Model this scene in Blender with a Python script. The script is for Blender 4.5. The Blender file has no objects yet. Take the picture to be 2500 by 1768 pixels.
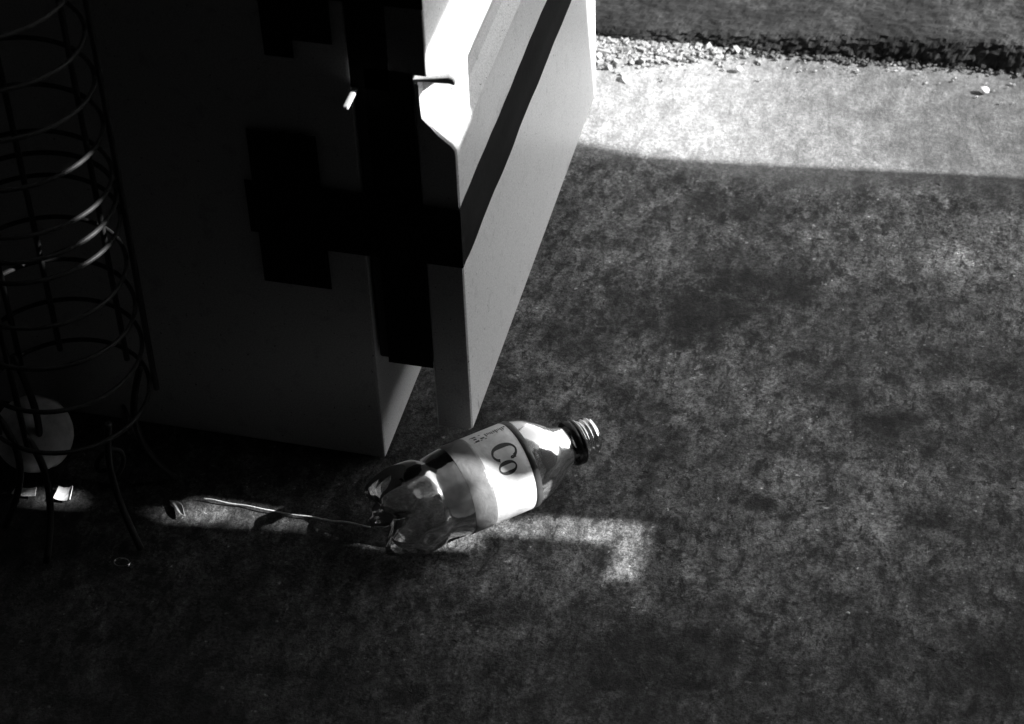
import bpy, bmesh, math, random
from mathutils import Vector, Matrix, noise

rnd = random.Random(7)
S = bpy.context.scene
COL = S.collection
R = math.radians

# ------------------------------------------------------------------ camera
cd = bpy.data.cameras.new('camera'); cam = bpy.data.objects.new('camera', cd); COL.objects.link(cam)
cr, cu, cf = Vector((.9717, .2344, -.0301)), Vector((-.1343, .6524, .7459)), Vector((-.1945, .7207, -.6654))
m3 = Matrix((cr, cu, -cf)).transposed()
cam.matrix_world = Matrix.Translation((.3941, -1.1009, 1.1270)) @ m3.to_4x4()
cd.sensor_fit = 'HORIZONTAL'; cd.sensor_width = 36; cd.lens = 5500 / 2500 * 36
cd.clip_start = .02; cd.clip_end = 500
cd.dof.use_dof = True; cd.dof.focus_distance = 1.585; cd.dof.aperture_fstop = 13
S.camera = cam

# ------------------------------------------------------------------ sky, sun, exposure
SX, SY, SZ = 1.0, .12, .60                       # direction towards the sun (right, a little beyond, ~31 degrees up)
sv = Vector((SX, SY, SZ)).normalized()
el = math.asin(sv.z)
w = bpy.data.worlds.new('World'); S.world = w; w.use_nodes = True
nt = w.node_tree; bg = nt.nodes['Background']
sk = nt.nodes.new('ShaderNodeTexSky'); sk.sky_type = 'NISHITA'; sk.sun_disc = False
sk.sun_elevation = el; sk.sun_rotation = math.atan2(SX, SY)
bw = nt.nodes.new('ShaderNodeRGBToBW')           # black-and-white film: the sky keeps its brightness, not its hue
nt.links.new(sk.outputs[0], bw.inputs[0]); nt.links.new(bw.outputs[0], bg.inputs[0])
bg.inputs[1].default_value = .15
sl = bpy.data.lights.new('sun', 'SUN'); sl.energy = 5.0; sl.angle = R(.45); sl.color = (1, 1, 1)
so = bpy.data.objects.new('sun', sl); COL.objects.link(so)
so.rotation_euler = sv.to_track_quat('Z', 'Y').to_euler(); so.location = (3, .4, 2)
S.view_settings.view_transform = 'Standard'; S.view_settings.look = 'None'
S.view_settings.gamma = 1; S.view_settings.use_curve_mapping = False
S.view_settings.exposure = 1.7
S.render.engine = 'CYCLES'
S.cycles.max_bounces = 10; S.cycles.transparent_max_bounces = 24

# ------------------------------------------------------------------ helpers
def link(name, me, mat=None, parent=None, smooth=False):
    o = bpy.data.objects.new(name, me); COL.objects.link(o)
    if mat: me.materials.append(mat)
    if parent: o.parent = parent
    if smooth: me.polygons.foreach_set('use_smooth', [True] * len(me.polygons))
    return o
def mesh(vs, fs, name='mesh'):
    me = bpy.data.meshes.new(name); me.from_pydata(vs, [], fs); me.update(); return me
def tag(o, label=None, cat=None, group=None, kind=None):
    for k, v in (('label', label), ('category', cat), ('group', group), ('kind', kind)):
        if v: o[k] = v
    return o
def thing(name, label, cat, loc=(0, 0, 0), group=None):
    o = bpy.data.objects.new(name, None); COL.objects.link(o); o.location = loc; o.empty_display_size = .02
    return tag(o, label, cat, group)
def from_bm(name, bm, mat, parent=None, smooth=False, off=(0, 0, 0)):
    me = bpy.data.meshes.new(name)
    if any(off): bmesh.ops.translate(bm, vec=Vector(off), verts=bm.verts)
    bmesh.ops.recalc_face_normals(bm, faces=bm.faces)
    bm.to_mesh(me); bm.free()
    return link(name, me, mat, parent, smooth)
def box_bm(x0, x1, y0, y1, z0, z1, bev=0, seg=2):
    bm = bmesh.new(); bmesh.ops.create_cube(bm, size=1)
    for v in bm.verts:
        v.co = Vector((x0 + (v.co.x + .5) * (x1 - x0), y0 + (v.co.y + .5) * (y1 - y0), z0 + (v.co.z + .5) * (z1 - z0)))
    if bev: bmesh.ops.bevel(bm, geom=list(bm.edges), offset=bev, segments=seg, profile=.5, affect='EDGES')
    return bm
def prism_bm(poly, axis, a0, a1, bev=0):
    """poly of 2-D points extruded along an axis ('x','y','z')."""
    bm = bmesh.new()
    def P(p, a):
        return {'x': (a, p[0], p[1]), 'y': (p[0], a, p[1]), 'z': (p[0], p[1], a)}[axis]
    A = [bm.verts.new(P(p, a0)) for p in poly]; B = [bm.verts.new(P(p, a1)) for p in poly]
    bm.faces.new(A); bm.faces.new(B)
    for i in range(len(poly)):
        j = (i + 1) % len(poly); bm.faces.new((A[i], A[j], B[j], B[i]))
    bmesh.ops.recalc_face_normals(bm, faces=bm.faces)
    if bev: bmesh.ops.bevel(bm, geom=list(bm.edges), offset=bev, segments=2, profile=.5, affect='EDGES', clamp_overlap=True)
    return bm
def tube(pts, rad, seg=10, closed=False, cap=True):
    pts = [Vector(p) for p in pts]; n = len(pts); vs = []; fs = []
    rads = rad if isinstance(rad, (list, tuple)) else [rad] * n
    prev = None
    for i, p in enumerate(pts):
        t = (pts[(i + 1) % n] - pts[i - 1]) if closed else (pts[min(i + 1, n - 1)] - pts[max(i - 1, 0)])
        t.normalize()
        if prev is None:
            u = t.cross(Vector((0, 0, 1)));
            if u.length < .1: u = t.cross(Vector((1, 0, 0)))
        else: u = prev - t * prev.dot(t)
        u.normalize(); prev = u; v = t.cross(u)
        for k in range(seg):
            a = 2 * math.pi * k / seg
            vs.append(p + (u * math.cos(a) + v * math.sin(a)) * rads[i])
    for i in range(n if closed else n - 1):
        j = (i + 1) % n
        for k in range(seg):
            l = (k + 1) % seg
            fs.append((i * seg + k, i * seg + l, j * seg + l, j * seg + k))
    if not closed and cap:
        fs.append(tuple(range(seg))[::-1]); fs.append(tuple((n - 1) * seg + k for k in range(seg)))
    return mesh(vs, fs)

# ------------------------------------------------------------------ materials (all greys: the place was taken on black-and-white film)
def mat(name):
    m = bpy.data.materials.new(name); m.use_nodes = True
    t = m.node_tree; b = t.nodes['Principled BSDF']; return m, t, b
def N(t, typ, **kw):
    n = t.nodes.new(typ)
    for k, v in kw.items():
        if k in n.inputs.keys(): n.inputs[k].default_value = v
        else: setattr(n, k, v)
    return n
def noise_n(t, scale, detail=6, rough=.6, dist=0, vec=None):
    n = N(t, 'ShaderNodeTexNoise', Scale=scale, Detail=detail, Roughness=rough, Distortion=dist)
    if vec is not None: t.links.new(vec, n.inputs['Vector'])
    return n.outputs['Fac']
def ramp(t, src, stops):
    n = t.nodes.new('ShaderNodeValToRGB'); e = n.color_ramp.elements
    while len(e) < len(stops): e.new(.5)
    for q, (p, v) in zip(e, stops): q.position = p; q.color = (v, v, v, 1)
    t.links.new(src, n.inputs[0]); return n.outputs[0]
def mth(t, op, a, b=None, clamp=False):
    n = t.nodes.new('ShaderNodeMath'); n.operation = op; n.use_clamp = clamp
    for i, q in enumerate((a, b)):
        if q is None: continue
        if isinstance(q, (int, float)): n.inputs[i].default_value = q
        else: t.links.new(q, n.inputs[i])
    return n.outputs[0]
def bump(t, b, h, strength=.5, dist=.001):
    n = N(t, 'ShaderNodeBump', Strength=strength, Distance=dist); t.links.new(h, n.inputs['Height'])
    t.links.new(n.outputs[0], b.inputs['Normal'])
def coords(t): return t.nodes.new('ShaderNodeTexCoord').outputs['Object']

def make_concrete(name, lo, hi):
    m, t, b = mat(name); v = coords(t)
    sx = N(t, 'ShaderNodeSeparateXYZ'); t.links.new(v, sx.inputs[0])
    big = ramp(t, noise_n(t, 5.0, 7, .66, .5, v), [(.38, .26), (.48, .66), (.60, 1.05)])
    mid = ramp(t, noise_n(t, 24, 9, .80, .2, v), [(.38, .45), (.46, .75), (.53, .95), (.62, 1.25)])
    mp = t.nodes.new('ShaderNodeMapping'); mp.inputs['Scale'].default_value = (1, .5, 1); mp.inputs['Rotation'].default_value = (0, 0, .5)
    t.links.new(v, mp.inputs[0])
    streak = ramp(t, noise_n(t, 75, 7, .74, .25, mp.outputs[0]), [(.38, .42), (.46, .78), (.54, 1.1), (.63, 1.6)])
    fine = ramp(t, noise_n(t, 330, 5, .9, 0, v), [(.38, .22), (.5, 1), (.62, 2.0)])
    vo = N(t, 'ShaderNodeTexVoronoi', Scale=34.0, feature='F1'); t.links.new(mp.outputs[0], vo.inputs['Vector'])
    spots = ramp(t, mth(t, 'ADD', vo.outputs['Distance'], mth(t, 'MULTIPLY', noise_n(t, 150, 3, .6, 0, v), .12)), [(.14, .35), (.24, 1)])
    sm = ramp(t, noise_n(t, 15, 2, .5, 0, v), [(.48, 1), (.56, 0)])
    spots = mth(t, 'MAXIMUM', spots, sm)
    spa = ramp(t, noise_n(t, 36, 9, .74, .3, v), [(.41, .36), (.46, 1)])
    spb = ramp(t, noise_n(t, 125, 6, .70, .2, mp.outputs[0]), [(.40, .34), (.445, 1)])
    spots = mth(t, 'MULTIPLY', spots, mth(t, 'MULTIPLY', spa, spb))
    pit = ramp(t, noise_n(t, 170, 3, .6, .2, mp.outputs[0]), [(.31, .25), (.38, 1)])
    spots = mth(t, 'MULTIPLY', spots, pit)
    # old drips and worn patches
    w2 = mth(t, 'MULTIPLY', mth(t, 'SUBTRACT', noise_n(t, 34, 8, .75, .2, v), .5), 2.6)
    for cx, cy, rx, ry, k, soft in ((.195, .206, .055, .044, .26, 1.6), (.235, .245, .05, .02, .4, 1.6), (.33, .10, .06, .03, .5, 1.7), (.12, .19, .05, .05, .5, 1.7), (.42, .20, .05, .03, .5, 1.6), (.25, -.13, .09, .03, .5, 1.7), (.268, .011, .012, .008, .25, .3), (.351, .110, .020, .022, .35, .6), (.383, .020, .026, .012, .38, .6), (.312, .138, .03, .012, .45, .6),
                              (.455, -.105, .06, .03, .4, .7), (.140, .105, .02, .012, .5, .6), (.38, .305, .022, .024, 2.0, 1.1), (.30, .09, .03, .05, 1.45, .8), (.13, -.09, .10, .025, 1.3, .8), (.22, .30, .05, .03, 1.4, .8)):
        ex = mth(t, 'DIVIDE', mth(t, 'SUBTRACT', sx.outputs['X'], cx), rx); ey = mth(t, 'DIVIDE', mth(t, 'SUBTRACT', sx.outputs['Y'], cy), ry)
        d_ = mth(t, 'SQRT', mth(t, 'ADD', mth(t, 'MULTIPLY', ex, ex), mth(t, 'MULTIPLY', ey, ey)))
        d_ = mth(t, 'ADD', d_, mth(t, 'MULTIPLY', w2, soft))
        mr_ = N(t, 'ShaderNodeMapRange'); mr_.inputs['From Min'].default_value = .55; mr_.inputs['From Max'].default_value = 1.25; mr_.inputs['To Min'].default_value = k; mr_.inputs['To Max'].default_value = 1
        t.links.new(d_, mr_.inputs['Value']); spots = mth(t, 'MULTIPLY', spots, mr_.outputs[0])
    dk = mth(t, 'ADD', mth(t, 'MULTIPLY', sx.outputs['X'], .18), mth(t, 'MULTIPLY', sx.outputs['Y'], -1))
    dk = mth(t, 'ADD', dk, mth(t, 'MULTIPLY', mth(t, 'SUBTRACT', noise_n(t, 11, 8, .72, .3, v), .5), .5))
    spots = mth(t, 'MULTIPLY', spots, ramp(t, dk, [(.06, 1), (.26, .42)]))          # light falloff painted in as darkening on the near side
    fl = ramp(t, noise_n(t, 210, 2, .5, 0, v), [(.70, 1), (.73, 3.2)]); spots = mth(t, 'MULTIPLY', spots, fl)
    # oil: shade painted into the floor round the fridge foot and the stand, ragged edge
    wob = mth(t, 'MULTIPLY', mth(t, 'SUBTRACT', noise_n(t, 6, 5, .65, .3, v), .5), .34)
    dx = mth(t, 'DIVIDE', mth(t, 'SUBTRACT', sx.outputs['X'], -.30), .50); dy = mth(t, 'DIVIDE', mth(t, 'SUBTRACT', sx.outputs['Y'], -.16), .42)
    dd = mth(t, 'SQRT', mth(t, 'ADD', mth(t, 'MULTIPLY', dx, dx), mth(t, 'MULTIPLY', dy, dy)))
    foot_shade = ramp(t, mth(t, 'ADD', dd, wob), [(.60, .30), (1.0, 1)])
    g = mth(t, 'MULTIPLY', big, mid); g = mth(t, 'MULTIPLY', g, streak); g = mth(t, 'MULTIPLY', g, fine); g = mth(t, 'MULTIPLY', g, spots)
    mr = N(t, 'ShaderNodeMapRange'); mr.clamp = False; mr.inputs['To Min'].default_value = lo; mr.inputs['To Max'].default_value = hi
    t.links.new(g, mr.inputs['Value']); out = mth(t, 'MULTIPLY', mr.outputs[0], foot_shade)
    # paler gutter concrete with the sun strip put into its colour, duller towards +x
    yy = N(t, 'ShaderNodeMapRange'); yy.interpolation_type = 'SMOOTHSTEP'; t.links.new(mth(t, 'ADD', sx.outputs['Y'], mth(t, 'MULTIPLY', wob, .3)), yy.inputs['Value'])
    yy.inputs['From Min'].default_value = .37; yy.inputs['From Max'].default_value = .41
    xx = N(t, 'ShaderNodeMapRange'); xx.interpolation_type = 'SMOOTHSTEP'; t.links.new(mth(t, 'ADD', sx.outputs['X'], wob), xx.inputs['Value'])
    xx.inputs['From Min'].default_value = .42; xx.inputs['From Max'].default_value = .06
    light = mth(t, 'ADD', mth(t, 'MULTIPLY', mid, .06), mth(t, 'ADD', mth(t, 'MULTIPLY', xx.outputs[0], .21), .018))
    light = mth(t, 'MULTIPLY', light, mth(t, 'ADD', mth(t, 'MULTIPLY', mth(t, 'MULTIPLY', fine, streak), .5), .5))
    mx = N(t, 'ShaderNodeMix'); t.links.new(yy.outputs[0], mx.inputs[0]); t.links.new(out, mx.inputs[2]); t.links.new(light, mx.inputs[3]); out = mx.outputs[0]
    t.links.new(out, b.inputs['Base Color'])
    b.inputs['Roughness'].default_value = .8; b.inputs['Specular IOR Level'].default_value = .3
    h = mth(t, 'ADD', mth(t, 'MULTIPLY', noise_n(t, 75, 7, .74, .25, mp.outputs[0]), .8), mth(t, 'MULTIPLY', noise_n(t, 380, 4, .8, 0, v), .5))
    bump(t, b, h, .9, .002)
    return m
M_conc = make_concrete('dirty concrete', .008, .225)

def make_asphalt():
    m, t, b = mat('asphalt'); v = coords(t)
    a = ramp(t, noise_n(t, 16, 7, .7, .5, v), [(.38, .006), (.5, .016), (.62, .034)])
    c = ramp(t, noise_n(t, 110, 6, .75, .4, v), [(.36, .45), (.5, 1), (.64, 1.6)])
    c2 = ramp(t, noise_n(t, 560, 4, .85, 0, v), [(.34, .45), (.66, 1.6)])
    t.links.new(mth(t, 'MULTIPLY', mth(t, 'MULTIPLY', a, c), c2), b.inputs['Base Color'])
    b.inputs['Roughness'].default_value = .9; b.inputs['Specular IOR Level'].default_value = .25
    bump(t, b, mth(t, 'ADD', noise_n(t, 240, 4, .7, 0, v), noise_n(t, 70, 6, .7, 0, v)), .5, .002)
    return m
M_asph = make_asphalt()

def make_paint(name, base, rough, dirt=.25, scale=60):
    m, t, b = mat(name); v = coords(t)
    d = ramp(t, noise_n(t, scale, 5, .7, .2, v), [(.30, 1 - dirt), (.45, 1)])
    sp = ramp(t, noise_n(t, 330, 2, .5, 0, v), [(.27, .25), (.31, 1)])
    mps = t.nodes.new('ShaderNodeMapping'); mps.inputs['Scale'].default_value = (1, 1, .22); t.links.new(v, mps.inputs[0])
    sc_ = ramp(t, noise_n(t, 70, 6, .7, .3, mps.outputs[0]), [(.29, .45), (.34, 1)]); d = mth(t, 'MULTIPLY', d, sc_)
    gr = ramp(t, noise_n(t, 800, 2, .6, 0, v), [(.3, .80), (.7, 1.2)])
    g = mth(t, 'MULTIPLY', mth(t, 'MULTIPLY', mth(t, 'MULTIPLY', d, sp), gr), base)
    t.links.new(g, b.inputs['Base Color'])
    t.links.new(ramp(t, noise_n(t, 30, 4, .6, 0, v), [(.3, rough), (.7, rough + .10)]), b.inputs['Roughness'])
    b.inputs['Specular IOR Level'].default_value = .15
    return m
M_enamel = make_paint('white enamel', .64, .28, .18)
M_shade_side = make_paint('shade-darkened enamel', .38, .35, .25)  # base colour darkened to hold the shade on the side faces
M_inner = make_paint('grey liner plastic', .16, .5, .3)

def simple(name, base, rough, metal=0, bumps=0, bscale=200, var=.25):
    m, t, b = mat(name); v = coords(t)
    g = ramp(t, noise_n(t, bscale * .4, 5, .65, 0, v), [(.3, base * (1 - var)), (.7, base * (1 + var))])
    t.links.new(g, b.inputs['Base Color'])
    b.inputs['Roughness'].default_value = rough; b.inputs['Metallic'].default_value = metal
    if bumps: bump(t, b, noise_n(t, bscale, 4, .6, 0, v), bumps, .001)
    return m
M_tape = simple('black cloth tape', .010, .85, 0, .15, 300); M_tape.node_tree.nodes['Principled BSDF'].inputs['Specular IOR Level'].default_value = .06
M_rubber = simple('black rubber seal', .012, .7, 0, .1, 200)
M_wire = simple('dull black wire', .028, .40, 0, .2, 160); M_wire.node_tree.nodes['Principled BSDF'].inputs['Specular IOR Level'].default_value = .10
M_ball = simple('scuffed pale rubber', .48, .75, 0, .5, 60, .55)
M_chip = simple('broken concrete', .26, .85, 0, .5, 300, .3)
M_dchip = simple('tarry grit', .05, .85, 0, .5, 300, .6)
M_pale = simple('pale stone', .70, .6, 0, .3, 200, .15)
M_leaf = simple('dry leaf', .22, .55, 0, .4, 200, .5)
M_dark = simple('dark litter', .03, .6, 0, .4, 300, .5)
M_alu = simple('aluminium', .6, .25, 1, .1, 300, .1)
M_card = simple('grey card', .45, .8, 0, .3, 200, .3)
M_glint = simple('pale twine', .55, .7, 0, .6, 900, .3)
M_blocker = simple('blocker black', .012, .9, 0, .5, 40, .4)  # near-black so the added blocker returns no fill light
M_wood = simple('tarred board', .05, .8, 0, .5, 60, .4)

# PET plastic: a thin clear wall, so light goes straight through and only the surface mirrors
def make_pet():
    m = bpy.data.materials.new('clear plastic'); m.use_nodes = True; t = m.node_tree; t.nodes.clear()
    out = t.nodes.new('ShaderNodeOutputMaterial'); tr = t.nodes.new('ShaderNodeBsdfTransparent'); tr.inputs[0].default_value = (.93, .93, .93, 1)
    gl = t.nodes.new('ShaderNodeBsdfAnisotropic'); gl.inputs['Roughness'].default_value = .13
    df = t.nodes.new('ShaderNodeBsdfTranslucent'); df.inputs[0].default_value = (.8, .8, .8, 1)
    dd = t.nodes.new('ShaderNodeBsdfDiffuse'); dd.inputs[0].default_value = (.8, .8, .8, 1)
    fr = N(t, 'ShaderNodeFresnel', IOR=1.6); v = coords(t)
    bp = N(t, 'ShaderNodeBump', Strength=.3, Distance=.002); t.links.new(noise_n(t, 45, 3, .5, 0, v), bp.inputs['Height'])
    for q in (gl, fr): t.links.new(bp.outputs[0], q.inputs['Normal'])
    haze = t.nodes.new('ShaderNodeMixShader'); haze.inputs[0].default_value = .5
    t.links.new(df.outputs[0], haze.inputs[1]); t.links.new(dd.outputs[0], haze.inputs[2])
    mx0 = t.nodes.new('ShaderNodeMixShader'); t.links.new(ramp(t, noise_n(t, 130, 5, .7, 0, v), [(.35, .03), (.70, .15)]), mx0.inputs[0])
    t.links.new(tr.outputs[0], mx0.inputs[1]); t.links.new(haze.outputs[0], mx0.inputs[2])
    mx = t.nodes.new('ShaderNodeMixShader'); t.links.new(mth(t, 'ADD', mth(t, 'MULTIPLY', fr.outputs[0], 1.0), .035, True), mx.inputs[0])
    t.links.new(mx0.outputs[0], mx.inputs[1]); t.links.new(gl.outputs[0], mx.inputs[2]); t.links.new(mx.outputs[0], out.inputs[0])
    return m
M_pet = make_pet()
def make_film(name, v_, trans):
    m, t, b = mat(name); v = coords(t); out = t.nodes['Material Output']
    g = ramp(t, noise_n(t, 170, 5, .7, 0, v), [(.3, v_ * .8), (.6, v_)])
    t.links.new(g, b.inputs['Base Color']); b.inputs['Roughness'].default_value = .28
    tl = t.nodes.new('ShaderNodeBsdfTranslucent'); t.links.new(g, tl.inputs[0])
    mx = t.nodes.new('ShaderNodeMixShader'); mx.inputs[0].default_value = trans
    t.links.new(b.outputs[0], mx.inputs[1]); t.links.new(tl.outputs[0], mx.inputs[2]); t.links.new(mx.outputs[0], out.inputs[0])
    bump(t, b, noise_n(t, 75, 4, .6, .5, v), .5, .002)
    return m
M_label = make_film('white label film', .80, .30)
M_band = make_film('grey label print', .22, .25)
M_ring = make_film('dark label print', .07, .1)
M_ink = simple('black label ink', .012, .4)
M_band_dark = simple('black cap plastic', .012, .25)
M_inkg = simple('grey label ink', .12, .4)

# ------------------------------------------------------------------ ground
def axis_pts(lo, hi, step, far):
    a = [lo]
    while a[-1] < hi: a.append(a[-1] + step)
    s = step; b = []; q = a[-1]
    while q < far: s *= 1.6; q += s; b.append(q)
    s = step; c = []; q = lo
    while q > -far: s *= 1.6; q -= s; c.append(q)
    return c[::-1] + a + b
def edge_y(x):                                             # line where the asphalt begins
    xc = max(-.6, min(1.2, x))
    return .557 + (xc - .037) * .055
def ground():
    xs = axis_pts(-.56, .64, .005, 60); ys = axis_pts(-.36, .72, .005, 60)
    vs = []
    for y in ys:
        for x in xs:
            p = Vector((x, y, 0)); near = abs(x) < 1 and -.6 < y < 1
            z = (noise.fractal(p * 40, 1, 2, 4) * .0007 + noise.noise(p * 9) * .0012) if near else 0
            vs.append((x, y, z - .0012))
    nx = len(xs); fs = [(j * nx + i, j * nx + i + 1, (j + 1) * nx + i + 1, (j + 1) * nx + i) for j in range(len(ys) - 1) for i in range(nx - 1)]
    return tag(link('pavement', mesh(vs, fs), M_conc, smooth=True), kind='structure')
ground()

def road():
    xs = axis_pts(-.5, .75, .0025, 60)
    prof = [(-.006, -.15), (-.002, .0), (-.0005, .12), (.0005, .25), (.0012, .38), (.002, .5), (.003, .62), (.004, .74), (.0055, .85), (.0075, .94), (.0105, 1)]
    ts = [.0135 + .003 * i for i in range(56)]; s = .003; q = ts[-1]
    while q < 60: s *= 1.5; q += s; ts.append(q)
    rows = prof + [(q, 1) for q in ts]
    vs = []; nx = len(xs)
    for d, hh in rows:
        for x in xs:
            xc = max(-.5, min(.8, x)); h = .008 + max(0, xc - .03) * .046
            near = abs(x) < 1.2 and d < .4
            e = edge_y(x); z = h * hh; yo = 0
            if near:
                e += noise.fractal(Vector((x * 26, 3.3, 0)), 1, 2, 4) * .0035
                q = Vector((x, d * 1.5, z * 4))
                yo = (noise.fractal(q * 130, 1, 2, 3) * .0030 + noise.noise(q * 420) * .0010) * (1 if hh < 1 else max(0, 1 - (d - .01) / .03))
                z += (noise.fractal(q * 120 + Vector((5, 5, 5)), 1, 2, 3) * .0013) * min(1, max(0, hh) * 2)
            vs.append((x, e + d + yo, z - .001))
    fs = [(j * nx + i, j * nx + i + 1, (j + 1) * nx + i + 1, (j + 1) * nx + i) for j in range(len(rows) - 1) for i in range(nx - 1)]
    return tag(link('road', mesh(vs, fs), M_asph, smooth=False), kind='structure')
road()

# ------------------------------------------------------------------ unseen blockers added to shade the place (all outside the frame)
sheet = thing('blocker', 'unseen dark shed sheltering the corner, walls behind and roof overhead', 'blocker', (-1.2, -2.2, 0))
def part_box(name, m, parent, x0, x1, y0, y1, z0, z1, bev=0):
    l = parent.location
    return from_bm(name, box_bm(x0 - l.x, x1 - l.x, y0 - l.y, y1 - l.y, z0 - l.z, z1 - l.z, bev), m, parent)
part_box('wall', M_blocker, sheet, -1.30, -1.20, -2.3, .55, -.01, 2.4)
part_box('wall', M_blocker, sheet, -1.198, 3.0, -2.4, -2.3, -.01, 2.4)
part_box('wall', M_blocker, sheet, 1.29, 1.39, -2.298, .0, -.01, 2.4)
part_box('roof', M_blocker, sheet, -1.45, 1.4, -2.5, .0, 2.402, 2.46)
part_box('blocker_panel', M_blocker, sheet, -1.199, .85, -.30, .42, 1.60, 1.64)  # unseen panel added to keep skylight off the floor

# board fence added unseen to the right, its gaps cut to shape the sun slivers
XF = 1.20; TH = .016
gobo = thing('board_gobo', 'unseen board fence with a narrow gap and a notch along its top', 'gobo', (XF, 0, 0))
sh = SY * XF                                               # shadows slide this far along y between the fence and x = 0
def fz(x, z=0): return (XF - x) * SZ + z                   # height on the fence that shades the point (x, z)
def board(poly):
    return from_bm('board', prism_bm([(y + sh, z) for y, z in poly], 'x', 0, TH, .0008), M_wood, gobo)
def rect(y0, y1, z0, z1): return [(y0, z0), (y1, z0), (y1, z1), (y0, z1)]
TOP_A = fz(.062, .333); TOP_N = fz(.062, .283); TOP_B = fz(-.25, .56)
# far board, its edge cut to bound the strip of sun on the gutter
board([(.205, -.01), (.372, -.01), (.377, fz(.3)), (.381, fz(.10)), (.408, fz(.066, .032)), (.381, fz(.066, .13)), (.366, fz(.066, .21)), (.366, TOP_A), (.205, TOP_A)])
board([(.034, -.01), (.2035, -.01), (.2035, TOP_A), (.034, TOP_A)])
board([(-.0015, -.01), (.0325, -.01), (.0325, TOP_N), (-.0015, TOP_N)])
board(rect(-.028, -.0025, -.01, fz(.0035, .313))); board(rect(-.028, -.0025, fz(.0035, .333), TOP_B))
# boards either side of the slit
zs0, zs1 = fz(.199), fz(-.26)
board([(-.045, -.01), (-.0295, -.01), (-.0295, TOP_B), (-.066, TOP_B), (-.066, fz(-.255)), (-.0525, fz(-.245)), (-.0525, fz(-.205)), (-.066, fz(-.20)), (-.064, fz(-.15)), (-.050, fz(-.13)), (-.064, fz(.005)), (-.060, fz(.02)), (-.052, fz(.03)), (-.050, fz(.09)), (-.045, fz(.11))])
board(rect(-.1000, -.046, -.01, zs0)); board(rect(-.0820, -.0665, fz(-.15), TOP_B))
board(rect(-.1000, -.067, fz(.168), fz(.085)))
board([(-.1270, fz(.085) + .001), (-.0825, fz(.085) + .001), (-.0825, fz(.045)), (-.0870, fz(.038)), (-.0850, fz(.018)), (-.0825, fz(.0)), (-.0825, fz(-.138, .236)), (-.1270, fz(-.138, .236))])
board(rect(-.0820, -.0735, fz(-.018), fz(-.15) - .001))
board(rect(-.1270, -.1005, -.01, fz(.085)))
board(rect(-.1270, -.0965, fz(-.138, .2365), fz(-.138, .3355)))
board(rect(-.1270, -.0825, fz(-.138, .336), TOP_B))
board(rect(-.0015, .2400, fz(.05, .362), TOP_B))
for i in range(1): board(rect(-.1275 - .125 * (i + 1), -.1285 - .125 * i, -.01, TOP_B + rnd.uniform(-.01, .03)))
for y in (.30, .10): from_bm('post', box_bm(TH + .001, TH + .07, y + sh, y + sh + .06, -.01, .8, .003), M_wood, gobo)

# ------------------------------------------------------------------ fridge
fr = thing('fridge', 'small fridge with shade-darkened side and pale door, taped shut with black tape', 'fridge')
BW = -.47; BT = .66
cab = from_bm('cabinet', box_bm(BW, 0, 0, .412, 0, BT, .002), M_shade_side, fr)
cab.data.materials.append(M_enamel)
for p in cab.data.polygons: p.material_index = 1 if p.normal.x > .6 else 0  # every face but the front takes the painted-in shade
from_bm('door_seal', box_bm(.0015, .0405, .003, .409, .0955, .331, .002), M_rubber, fr, off=(0, 0, 0))
from_bm('door_seal', box_bm(.0015, .025, .003, .409, .3405, BT - .01, .002), M_rubber, fr)
# lower door, profile lofted along y: a chamfered end block, then the finger scoop under the lip
def lower_door():
    full = [(.0410, .0400), (.0640, .0400), (.0665, .0425), (.0665, .2800), (.0662, .2836)]
    endp = [(.0640, .2870), (.0560, .2942), (.0490, .3005), (.0440, .3060), (.0434, .3150), (.0432, .3314)]
    scoop = [(.0630, .2885), (.0585, .2945), (.0560, .3015), (.0560, .3100), (.0580, .3180), (.0614, .3324)]
    web = [(.0665, .2875), (.0666, .2950), (.0667, .3030), (.0667, .3110), (.0667, .3190), (.0667, .3324)]
    cap = [(.0410, .3318)]
    ys = [0, .0012, .006, .010, .014, .018, .022, .026, .030, .034, .037, .040, .043, .046, .05, .06, .15, .25, .34, .4155, .4175]
    vs = []; nP = len(full) + len(endp) + 1
    for i, y in enumerate(ys):
        sst = lambda a, b: (lambda f: f * f * (3 - 2 * f))(min(1, max(0, (y - a) / (b - a))))
        f, g = sst(.008, .027), sst(.034, .047)
        pr = full + [tuple((a[k] * (1 - f) + w_[k] * f) * (1 - g) + b[k] * g for k in (0, 1)) for a, w_, b in zip(endp, web, scoop)] + cap
        ins = .0010 if i in (0, len(ys) - 1) else 0
        for x, z in pr:
            cx, cz = .054, .16
            vs.append((x - math.copysign(ins, x - cx), y, z - math.copysign(ins, z - cz)))
    fs = []
    for j in range(len(ys) - 1):
        for k in range(nP):
            l = (k + 1) % nP; fs.append((j * nP + k, (j + 1) * nP + k, (j + 1) * nP + l, j * nP + l))
    fs.append(tuple(range(nP))); fs.append(tuple((len(ys) - 1) * nP + k for k in range(nP))[::-1])
    me = mesh(vs, fs)
    bm = bmesh.new(); bm.from_mesh(me); bmesh.ops.recalc_face_normals(bm, faces=bm.faces); bm.to_mesh(me); bm.free()
    o = link('lower_door', me, M_enamel, fr); me.materials.append(M_shade_side)
    for p in me.polygons: p.material_index = 1 if abs(p.normal.y) > .95 and len(p.vertices) > 4 else 0  # door ends take the shade-darkened colour too
    return o
ld = lower_door()
lip = prism_bm([(.0405, .3322), (.0600, .3332), (.0640, .3334), (.0670, .3326), (.0676, .3340), (.0664, .3372), (.0640, .3380), (.0405, .3338)], 'y', .0004, .4180, .0005)
from_bm('handle_lip', lip, M_enamel, ld)
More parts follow.
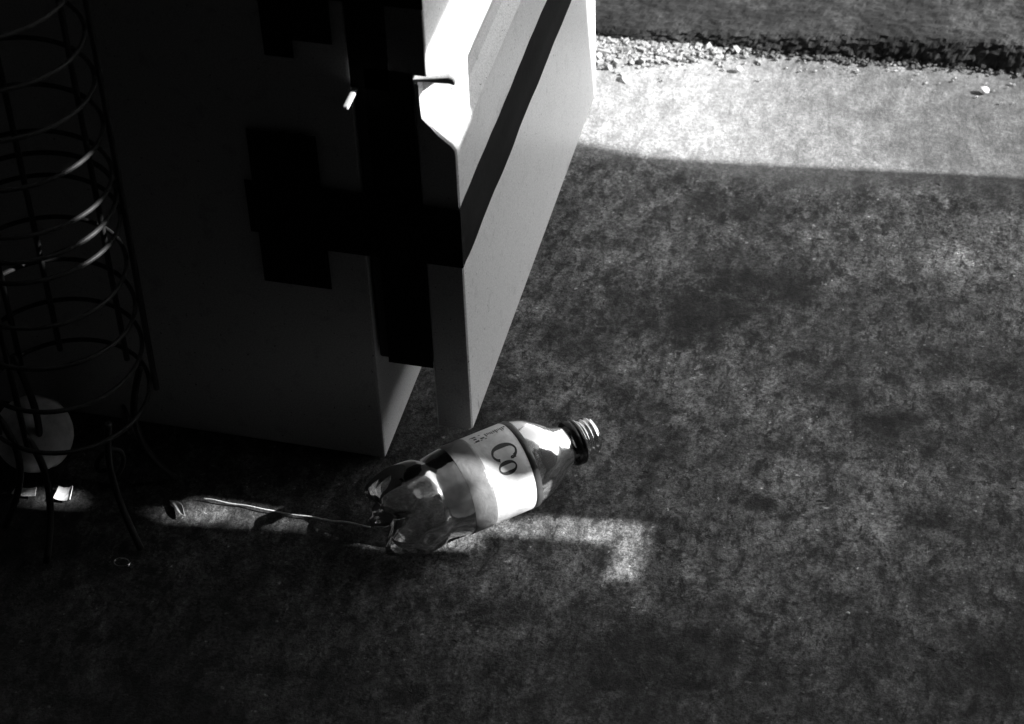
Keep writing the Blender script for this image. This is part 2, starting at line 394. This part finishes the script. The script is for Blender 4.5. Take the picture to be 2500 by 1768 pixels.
ud = from_bm('upper_door', prism_bm([(.0257, .3400), (.0440, .3405), (.0505, .3470), (.0505, BT), (.0257, BT)], 'y', 0, .4175, .0012), M_enamel, fr)
from_bm('end_cap', box_bm(.0262, .0500, -.0012, .0002, .3380, BT - .002, .0004), M_inner, ud)
# black tape: bands round the cabinet, seal and doors, and patches across their ends
def tape(x0, x1, z0, z1, y=-.0012, jag=.0015):
    n = 9; e = lambda a: a + rnd.uniform(-jag, jag)
    poly = [(x0 + (x1 - x0) * i / n, z0) for i in range(n + 1)] + [(x1, z1)] + [(x0 + (x1 - x0) * i / n, e(z1)) for i in range(n - 1, 0, -1)] + [(e(x0), z1)]
    return from_bm('tape_strip', prism_bm(poly, 'y', y, y + .0006), M_tape, fr)
tape(-.0785, .0400, .1985, .2415, -.0030, .0005)
tape(-.0700, .0668, .1895, .2378, -.0022, .0004)
tape(-.0730, -.0255, .1575, .2840, -.0040, .0012)
tape(.0095, .0412, .0958, .3395, -.0012, .0003)
tape(-.0520, -.0080, .3560, .4750, -.0040, .001)
tape(-.0535, -.0345, .3420, .4300, -.0030, .0008)
tape(-.0700, .0508, .3870, .4350, -.0022, .0004)
tape(.0005, .0256, .3240, .3866, -.0012, .0003)
# the band carries on round the corner and along the door front
def front_band():
    vs = []; n = 60; x = .0671
    for i in range(n + 1):
        y = -.0018 + .4196 * i / n
        wv = .0006 * math.sin(y * 40) + .0003 * math.sin(y * 170)
        bul = .0003 * (1 + math.sin(y * 65)) * (1 if .01 < y < .40 else 0)
        vs += [(x - .0009, y, .1893 + wv * .7), (x + bul, y, .1897 + wv * .7), (x + bul * 1.6, y, .213), (x + bul, y, .2374 + wv), (x - .0009, y, .2378 + wv)]
    fs = [(i * 5 + k, i * 5 + k + 1, i * 5 + k + 6, i * 5 + k + 5) for i in range(n) for k in range(4)]
    o = link('tape_strip', mesh(vs, fs), M_tape, fr, True)
front_band()
from_bm('sun_dash', box_bm(.0015, .0052, -.0225, .0005, .3215, .3245, .0010), M_pale, fr)  # pale tab added to stand in for a dash of sunlight

# ------------------------------------------------------------------ plastic bottle lying on the floor
BR = .0325
bottle = thing('bottle', 'empty clear plastic bottle without a cap lying on the concrete', 'bottle', (0, 0, 0))
MO = Vector((.148, .0225, BR - .0003)); AX = Vector((-.7343, -.6788, 0)).normalized(); UP = Vector((0, 0, 1)); SD = Vector((.6788, -.7343, 0)).normalized()
def bp(t, r, ph): return MO + AX * t + (UP * math.cos(ph) + SD * math.sin(ph)) * r
PROF = [(0, 10.8), (0, 12.2), (.6, 12.6), (2, 12.6), (2.6, 13.6), (3.6, 13.6), (4.2, 12.6), (5.4, 12.6), (6, 13.6), (7, 13.6), (7.6, 12.6), (8.8, 12.6), (9.4, 13.6), (10.3, 13.6), (11, 12.7), (13.2, 12.8),
        (19, 13.0), (22, 13.6), (26, 15.2), (30, 17.6), (35, 21.2), (40, 24.8), (45, 27.6), (50, 29.8), (55, 31.2), (59, 31.6), (85, 31.6), (111, 31.6), (112.5, 31.4), (118, 30.6), (123, 29.9), (127, 29.7), (129, 30.2), (131, 31.4), (134, 32.1), (140, 32.4), (145, 32.5)]
def bottle_body():
    nt_ = 120; vs = []; fs = []; rows = []
    for t, r in PROF: rows.append([bp(t / 1000, r / 1000, 2 * math.pi * k / nt_) for k in range(nt_)])
    nb = 26
    for i in range(1, nb + 1):
        u = i / nb; row = []
        for k in range(nt_):
            a = 2 * math.pi * k / nt_
            lobe = .5 + .5 * math.cos(5 * (a - .25))
            lobe = lobe ** .55
            r = 32.5 * math.cos(u * math.pi / 2) ** .9 if u < 1 else 0
            t = 145 + 17 * math.sin(u * math.pi / 2)
            q = math.exp(-((r - 21.5) / 7.5) ** 2)
            t += 10.5 * lobe * q - 2.5 * (1 - lobe) * q
            t -= 5 * math.exp(-(r / 7) ** 2)
            r2 = r + 2.4 * lobe * math.exp(-((r - 25) / 6) ** 2) - 1.5 * (1 - lobe) * math.exp(-((r - 27) / 6) ** 2)
            wr = 2 * math.pi * k / nt_; t += q * .9 * math.sin(wr * 17 + u * 9) * math.sin(wr * 6.5 + 2) ; r2 += .5 * math.sin(wr * 23 + u * 14) * q
            if u >= 1: r2 = .01
            row.append(bp(t / 1000, min(r2, 32.5) / 1000, a))
        rows.append(row)
    for row in rows: vs += row
    for j in range(len(rows) - 1):
        for k in range(nt_):
            l = (k + 1) % nt_; fs.append((j * nt_ + k, j * nt_ + l, (j + 1) * nt_ + l, (j + 1) * nt_ + k))
    # a dented side: shallow hand-crush marks
    dents = [(bp(.120, .031, 1.2), .012, .0016), (bp(.140, .032, .5), .012, .0014), (bp(.048, .029, .9), .010, .0012), (bp(.125, .031, 2.1), .014, .0015), (bp(.150, .031, 1.0), .007, .0022), (bp(.147, .032, 1.55), .006, .0018), (bp(.136, .032, .9), .005, -.0006), (bp(.117, .031, .7), .006, .0009)]
    for i, v in enumerate(vs):
        for c, rr, dp in dents:
            d = (v - c).length
            if d < rr * 2: 
                ax = MO + AX * ((v - MO).dot(AX)); vs[i] = v + (ax - v).normalized() * dp * math.exp(-(d / rr) ** 2 * 2.5)
    return link('shell', mesh(vs, fs), M_pet, bottle, True)
bottle_body()
def lathe(name, prof, m, parent, nt_=96, a0=0, a1=2 * math.pi, smooth=True):
    full = a1 - a0 > 6.28; na = nt_ if full else nt_ + 1
    vs = [bp(t / 1000, r / 1000, a0 + (a1 - a0) * k / nt_) for t, r in prof for k in range(na)]
    fs = [(j * na + k, j * na + (k + 1) % na, (j + 1) * na + (k + 1) % na, (j + 1) * na + k) for j in range(len(prof) - 1) for k in range(nt_)]
    return link(name, mesh(vs, fs), m, parent, smooth)
lathe('neck_ring', [(11.6, 12.9), (11.8, 15.2), (12.3, 15.6), (12.9, 15.4), (13.2, 13.2)], M_pet, bottle)
lathe('seal_band', [(13.4, 13.0), (13.5, 16.4), (14.0, 17.0), (15.6, 16.9), (16.0, 16.4), (16.6, 16.8), (19.2, 16.5), (20.2, 15.6), (20.4, 13.4)], M_band_dark, bottle)
lb = lathe('label', [(59.0, 31.62), (59.05, 31.9), (75, 31.9), (94, 31.95), (110.6, 31.9), (110.8, 31.62)], M_label, bottle)
lathe('border', [(58.9, 31.9), (59, 32.05), (63.6, 32.05), (63.7, 31.9)], M_ring, lb)
lathe('lower_band', [(94.2, 31.95), (94.3, 32.02), (96.5, 32.25), (98.5, 32.02), (110.9, 32.0), (111, 31.9)], M_band, lb)
# print: outlines in label millimetres, u = round the bottle (downwards here), v = towards the mouth
def ink(name, outlines, m, rr=32.02):
    bm = bmesh.new()
    for ring in outlines:                                   # ring = (outer pts, inner pts) quads strip
        A, B = ring; va = []; vb = []
        for (u, v), (p, q) in zip(A, B):
            va.append(bm.verts.new(bp((85.6 - v) / 1000, rr / 1000, u / 31.9))); vb.append(bm.verts.new(bp((85.6 - q) / 1000, rr / 1000, p / 31.9)))
        for i in range(len(A) - 1): bm.faces.new((va[i], va[i + 1], vb[i + 1], vb[i]))
    me = bpy.data.meshes.new(name); bm.to_mesh(me); bm.free()
    return link(name, me, m, lb)
def bow(cx, cy, rx, ry, thick, thin, a0, a1, n=40):
    A, B = [], []
    for i in range(n + 1):
        a = a0 + (a1 - a0) * i / n; w_ = thin + (thick - thin) * abs(math.cos(a)) ** 1.5
        A.append((cx + rx * math.cos(a), cy + ry * math.sin(a)))
        B.append((cx + (rx - w_) * math.cos(a), cy + (ry - min(w_, thin * 1.2)) * math.sin(a)))
    return A, B
def bar(u0, u1, v0, v1): return [(u0, v0), (u1, v0)], [(u0, v1), (u1, v1)]
U0 = R(8) * 31.9
cA = bow(U0 + 7.2, 8.6, 7.4, 9.3, 3.9, 1.3, R(38), R(322))
cs1 = ([(U0 + 12.2, 15.0), (U0 + 13.2, 15.2)], [(U0 + 12.6, 11.4), (U0 + 13.3, 11.0)])
ball_ = bow(U0 + 12.4, 12.6, 1.2, 1.5, 1.15, 1.15, 0, 2 * math.pi, 16)
ink('lettering', [cA, cs1, ball_], M_ink)
U1 = R(32.5) * 31.9
ink('lettering', [bow(U1 + 4.4, 6.3, 5.0, 6.8, 2.9, 1.1, 0, 2 * math.pi)], M_ink)
# block capitals E A and a line of fine print along the bottle
def blk(u, v, strokes, s=1): return [([(u + a * s, v + b * s), (u + c * s, v + d * s)], [(u + e * s, v + f * s), (u + g * s, v + h * s)]) for a, b, c, d, e, f, g, h in strokes]
UE = R(-22) * 31.9
Es = [(0, 0, 7, 0, 0, 1.3, 7, 1.3), (0, 1.3, 1.6, 1.3, 0, 3.8, 1.6, 3.8), (2.8, 1.3, 4.2, 1.3, 2.8, 3.2, 4.2, 3.2), (5.4, 1.3, 7, 1.3, 5.4, 3.8, 7, 3.8)]
As = [(7, 0, 7, 1.4, 0, 1.4, 0, 2.6), (7, 4.2, 7, 2.8, 0, 2.6, 0, 1.4), (4.3, .8, 5.6, .8, 4.3, 3.2, 5.6, 3.2)]
ink('lettering', blk(UE - 1, -5.6, Es, 1.2) + blk(UE - 1, -.5, As, 1.2), M_ink)
fp = []
v = 5.0
while v < 19.5:
    wv = rnd.uniform(.5, 1.1); hu = rnd.uniform(3.2, 5.2); fp.append(bar(UE + .4 + rnd.uniform(0, .8), UE + .4 + hu, v, v + wv)); v += wv + rnd.uniform(.35, .8)
fp.append(bar(UE + .6, UE + 2.4, 19.6, 21.0))
ink('fine_print', fp, M_inkg)

# ------------------------------------------------------------------ black wire stand on the left
CX, CY, CR = -.1913, -.0880, .0560
st = thing('wire_stand', 'black wire cage stand on legs in front of the fridge side', 'wire stand', (CX, CY, 0))
def ring_pts(z, r, n=56, wob=.0007):
    ph = rnd.uniform(0, 6)
    return [(r * math.cos(2 * math.pi * k / n) + wob * math.sin(ph + 4 * math.pi * k / n), r * math.sin(2 * math.pi * k / n), z + wob * math.cos(ph + 2 * math.pi * k / n)) for k in range(n)]
z = .106
while z < .56:
    link('ring', tube(ring_pts(z, CR), .0016, 8, True), M_wire, st, True); z += .0362 + rnd.uniform(-.001, .001)
for zz in (.255,): link('ring', tube(ring_pts(zz + .012, CR + .0004), .0017, 8, True), M_wire, st, True)
for a in (62, 118, 150, 200, 232, 262):
    ca, sa = math.cos(R(a)), math.sin(R(a)); rr = CR - .0034
    z0 = .102
    link('rod', tube([(rr * ca, rr * sa, z0), (rr * ca + .0006, rr * sa, .3), (rr * ca, rr * sa + .0006, .565)], .0021, 8), M_wire, st, True)
for a in (24, 33):
    ca, sa = math.cos(R(a)), math.sin(R(a)); rr = CR + .0034
    link('rod', tube([(rr * ca, rr * sa, .1), (rr * ca + .0006, rr * sa, .3), (rr * ca, rr * sa + .0006, .565)], .0021, 8), M_wire, st, True)
for a in (35, 155, 215, 262, 325):
    ca, sa = math.cos(R(a)), math.sin(R(a)); pts = []
    for i in range(15):
        u = i / 14; r_ = CR - .004 - .012 * math.sin(u * math.pi) + .010 * (1 - u) ** 3
        pts.append((r_ * ca, r_ * sa, .0025 + u * .112))
    link('leg', tube(pts, .0026, 8), M_wire, st, True)
    if a not in (35, 325): continue          # the two right-hand legs end in a scroll
    sc = []
    for i in range(22):
        u = i / 21; q = .016 * (1 - .72 * u); b_ = -1.2 + u * 5.6
        off = q * math.cos(b_); sc.append(((CR - .020) * ca - sa * off, (CR - .020) * sa + ca * off, .066 + q * math.sin(b_)))
    link('scroll', tube(sc, .0019, 8), M_wire, st, True)

# ------------------------------------------------------------------ ball behind the stand
def ball():
    bm = bmesh.new(); bmesh.ops.create_uvsphere(bm, u_segments=48, v_segments=28, radius=.0280)
    for v in bm.verts:
        n_ = v.co.normalized(); d = 0
        for ax in (Vector((.5, -.3, .8)).normalized(), Vector((.9, .3, -.2)).normalized()):
            d -= .0009 * math.exp(-(n_.dot(ax) / .06) ** 2)          # two seams
        v.co += n_ * (d + noise.noise(n_ * 5) * .0003)
    o = from_bm('ball', bm, M_ball, None, True); o.location = (-.2440, -.0540, .0278); o.rotation_euler = (.3, .4, .9)
    return tag(o, 'pale scuffed ball on the floor behind the black wire stand', 'ball')
ball()

# ------------------------------------------------------------------ rubble, stones, litter
def chip_geo(vs, fs, c, s, seed):
    r_ = random.Random(seed); bm = bmesh.new(); bmesh.ops.create_cube(bm, size=1.5); bmesh.ops.bevel(bm, geom=[e for e in bm.edges if r_.random() < .3], offset=.3, segments=1, affect='EDGES')
    bm.verts.index_update()
    sc = Vector((r_.uniform(.6, 1.3), r_.uniform(.5, 1), r_.uniform(.35, .8))); rot = Matrix.Rotation(r_.uniform(0, 6.3), 3, 'Z') @ Matrix.Rotation(r_.uniform(-.6, .6), 3, 'X')
    o = len(vs)
    for v in bm.verts:
        p = Vector(v.co); p += Vector((r_.uniform(-.4, .4), r_.uniform(-.4, .4), r_.uniform(-.4, .4))); p = rot @ Vector((p.x * sc.x, p.y * sc.y, p.z * sc.z)) * s; vs.append(Vector(c) + p)
    for f in bm.faces: fs.append(tuple(o + v.index for v in f.verts))
    bm.free()
vs, fs = [], []
for i in range(1500):
    x = .036 + abs(rnd.gauss(0, .058)); top = edge_y(x)
    if x > .19: continue
    y = top + .002 - abs(rnd.gauss(0, .020)) * (1 - (x - .036) / .25); s = rnd.choice((.0006, .0009, .0013, .002, .0030)) * rnd.uniform(.7, 1.3)
    chip_geo(vs, fs, (x, y, s * rnd.uniform(-.1, .35)), s, i)
for i in range(46):
    x = .038 + abs(rnd.gauss(0, .05)); s = rnd.uniform(.003, .0062); chip_geo(vs, fs, (x, edge_y(x) - abs(rnd.gauss(0, .016)), -s * .15), s, 8000 + i)
for i in range(140):
    x = rnd.uniform(.05, .46); chip_geo(vs, fs, (x, edge_y(x) - .004 - abs(rnd.gauss(0, .02)), .0002), rnd.uniform(.0006, .0014), 5000 + i)
tag(link('rubble', mesh(vs, fs), M_chip), 'broken pale concrete chips heaped along the asphalt edge', 'rubble', kind='stuff')
vs, fs = [], []
for i in range(420):
    x = rnd.uniform(.03, .46); y = edge_y(x) + rnd.gauss(-.001, .004); s = rnd.uniform(.0008, .0026)
    chip_geo(vs, fs, (x, y, s * .3 + max(0, y - edge_y(x)) * .6), s, 1000 + i)
tag(link('grit', mesh(vs, fs), M_dchip), 'dark tarry crumbs fallen from the broken asphalt edge', 'grit', kind='stuff')

def pebble(loc, s, seed, m, label, sq=(1, .8, .6)):
    bm = bmesh.new(); bmesh.ops.create_icosphere(bm, subdivisions=3, radius=1)
    for v in bm.verts:
        n_ = v.co.normalized(); k = 1 + .18 * noise.noise(n_ * 1.6 + Vector((seed, 0, 0))) + .05 * noise.noise(n_ * 5 + Vector((seed, 3, 0)))
        v.co = Vector((n_.x * sq[0], n_.y * sq[1], n_.z * sq[2])) * k * s
    o = from_bm('pebble', bm, m, None, True); o.location = (loc[0], loc[1], s * sq[2] * .85); return tag(o, label, 'pebble')
pebble((.3805, .5400), .0044, 3, M_pale, 'round white pebble alone on the sunlit concrete strip')
pebble((.1690, .5320), .0036, 9, M_pale, 'small pale pebble just beyond the end of the rubble')
pebble((.3424, -.0794), .0014, 5, M_pale, 'tiny white stone speck on the shaded floor')

def leaf(name, loc, L, W, rz, curl, m, label, cat, group=None, thick=.0004):
    n = 14; vs = []; fs = []
    for i in range(n + 1):
        u = i / n; wd = W * math.sin(math.pi * min(1, u * .96 + .02)) ** .8
        for j in range(5):
            q = j / 4 - .5
            vs.append(((u - .5) * L, q * wd + .06 * L * math.sin(u * 5), .0006 + curl * (u - .45) ** 2 * 4 + curl * 1.6 * (2 * q) ** 2 * math.sin(math.pi * u) + rnd.uniform(0, .0002)))
    for i in range(n):
        for j in range(4): fs.append((i * 5 + j, i * 5 + j + 1, i * 5 + j + 6, i * 5 + j + 5))
    o = link(name, mesh(vs, fs), m, None, True); md = o.modifiers.new('thickness', 'SOLIDIFY'); md.thickness = thick
    o.location = (*loc, 0); o.rotation_euler = (0, 0, rz); return tag(o, label, cat, group)
leaf('dry_leaf', (-.1290, -.0800), .021, .0055, -.62, .0016, M_leaf, 'curled dry leaf at the foot of the wire stand', 'leaf')
sp = [(.0928, -.158), (.1492, -.1474), (.4121, .1862), (.1853, .0238), (.0994, .2222), (.1636, .0501), (.075, -.205), (.322, -.155), (.31, .02), (.44, .06), (.27, .31), (.355, .40), (.20, .36), (.24, -.03), (.115, .115), (.40, -.10)]
for i, (x, y) in enumerate(sp):
    s = rnd.uniform(.0035, .0065)
    leaf('litter_fleck', (x, y), s, s * rnd.uniform(.3, .6), rnd.uniform(-.6, .6), .0004, M_dark, 'tiny dark fleck of litter on the bare concrete floor', 'litter', 'dark flecks on the concrete')
# ring pull
rp = thing('ring_pull', 'bent aluminium ring pull on the dark floor near the wire stand', 'ring pull', (-.1492, -.1376, .0012))
link('ring', tube([(.0062 * math.cos(2 * math.pi * k / 28), .0040 * math.sin(2 * math.pi * k / 28), .0008 + .0012 * math.cos(2 * math.pi * k / 28)) for k in range(28)], .0006, 8, True), M_alu, rp, True)
from_bm('tab', box_bm(.0052, .0100, -.0016, .0016, .0012, .0018, .0002), M_alu, rp)
rp.rotation_euler = (0, 0, -.35)
# scraps of card in the sliver of light
def card(loc, a, b, rz, label):
    n = 6; vs = []; fs = []
    for i in range(n + 1):
        for j in range(n + 1):
            u, v = i / n - .5, j / n - .5
            vs.append((u * a * (1 - .2 * v), v * b * (1 + .15 * u), .0012 + .0018 * u * u * 4 + rnd.uniform(0, .0004)))
    for i in range(n):
        for j in range(n): fs.append((i * (n + 1) + j, (i + 1) * (n + 1) + j, (i + 1) * (n + 1) + j + 1, i * (n + 1) + j + 1))
    o = link('card_scrap', mesh(vs, fs), M_card); md = o.modifiers.new('thickness', 'SOLIDIFY'); md.thickness = .0006
    o.location = (*loc, 0); o.rotation_euler = (0, 0, rz); return tag(o, label, 'card scrap')
card((-.2140, -.0830), .011, .013, .15, 'squarish torn card scrap under the wire stand')
card((-.2420, -.0870), .016, .008, .10, 'long torn card scrap under the wire stand, nearer the ball')
# twine thread on the floor, added to stand in for a line of light
tw = []
for i in range(50):
    u = i / 49; x = -.116 + u * .125
    tw.append((x, -.0668 - .0022 * u + .0004 * math.sin(u * 9) + .0003 * math.sin(u * 31), .0011 + .0003 * math.sin(u * 23)))
tag(link('glint', tube(tw, .00055, 6), M_glint, None, True), 'thin pale twine thread added as a line of light on the floor along the fridge side', 'glint')
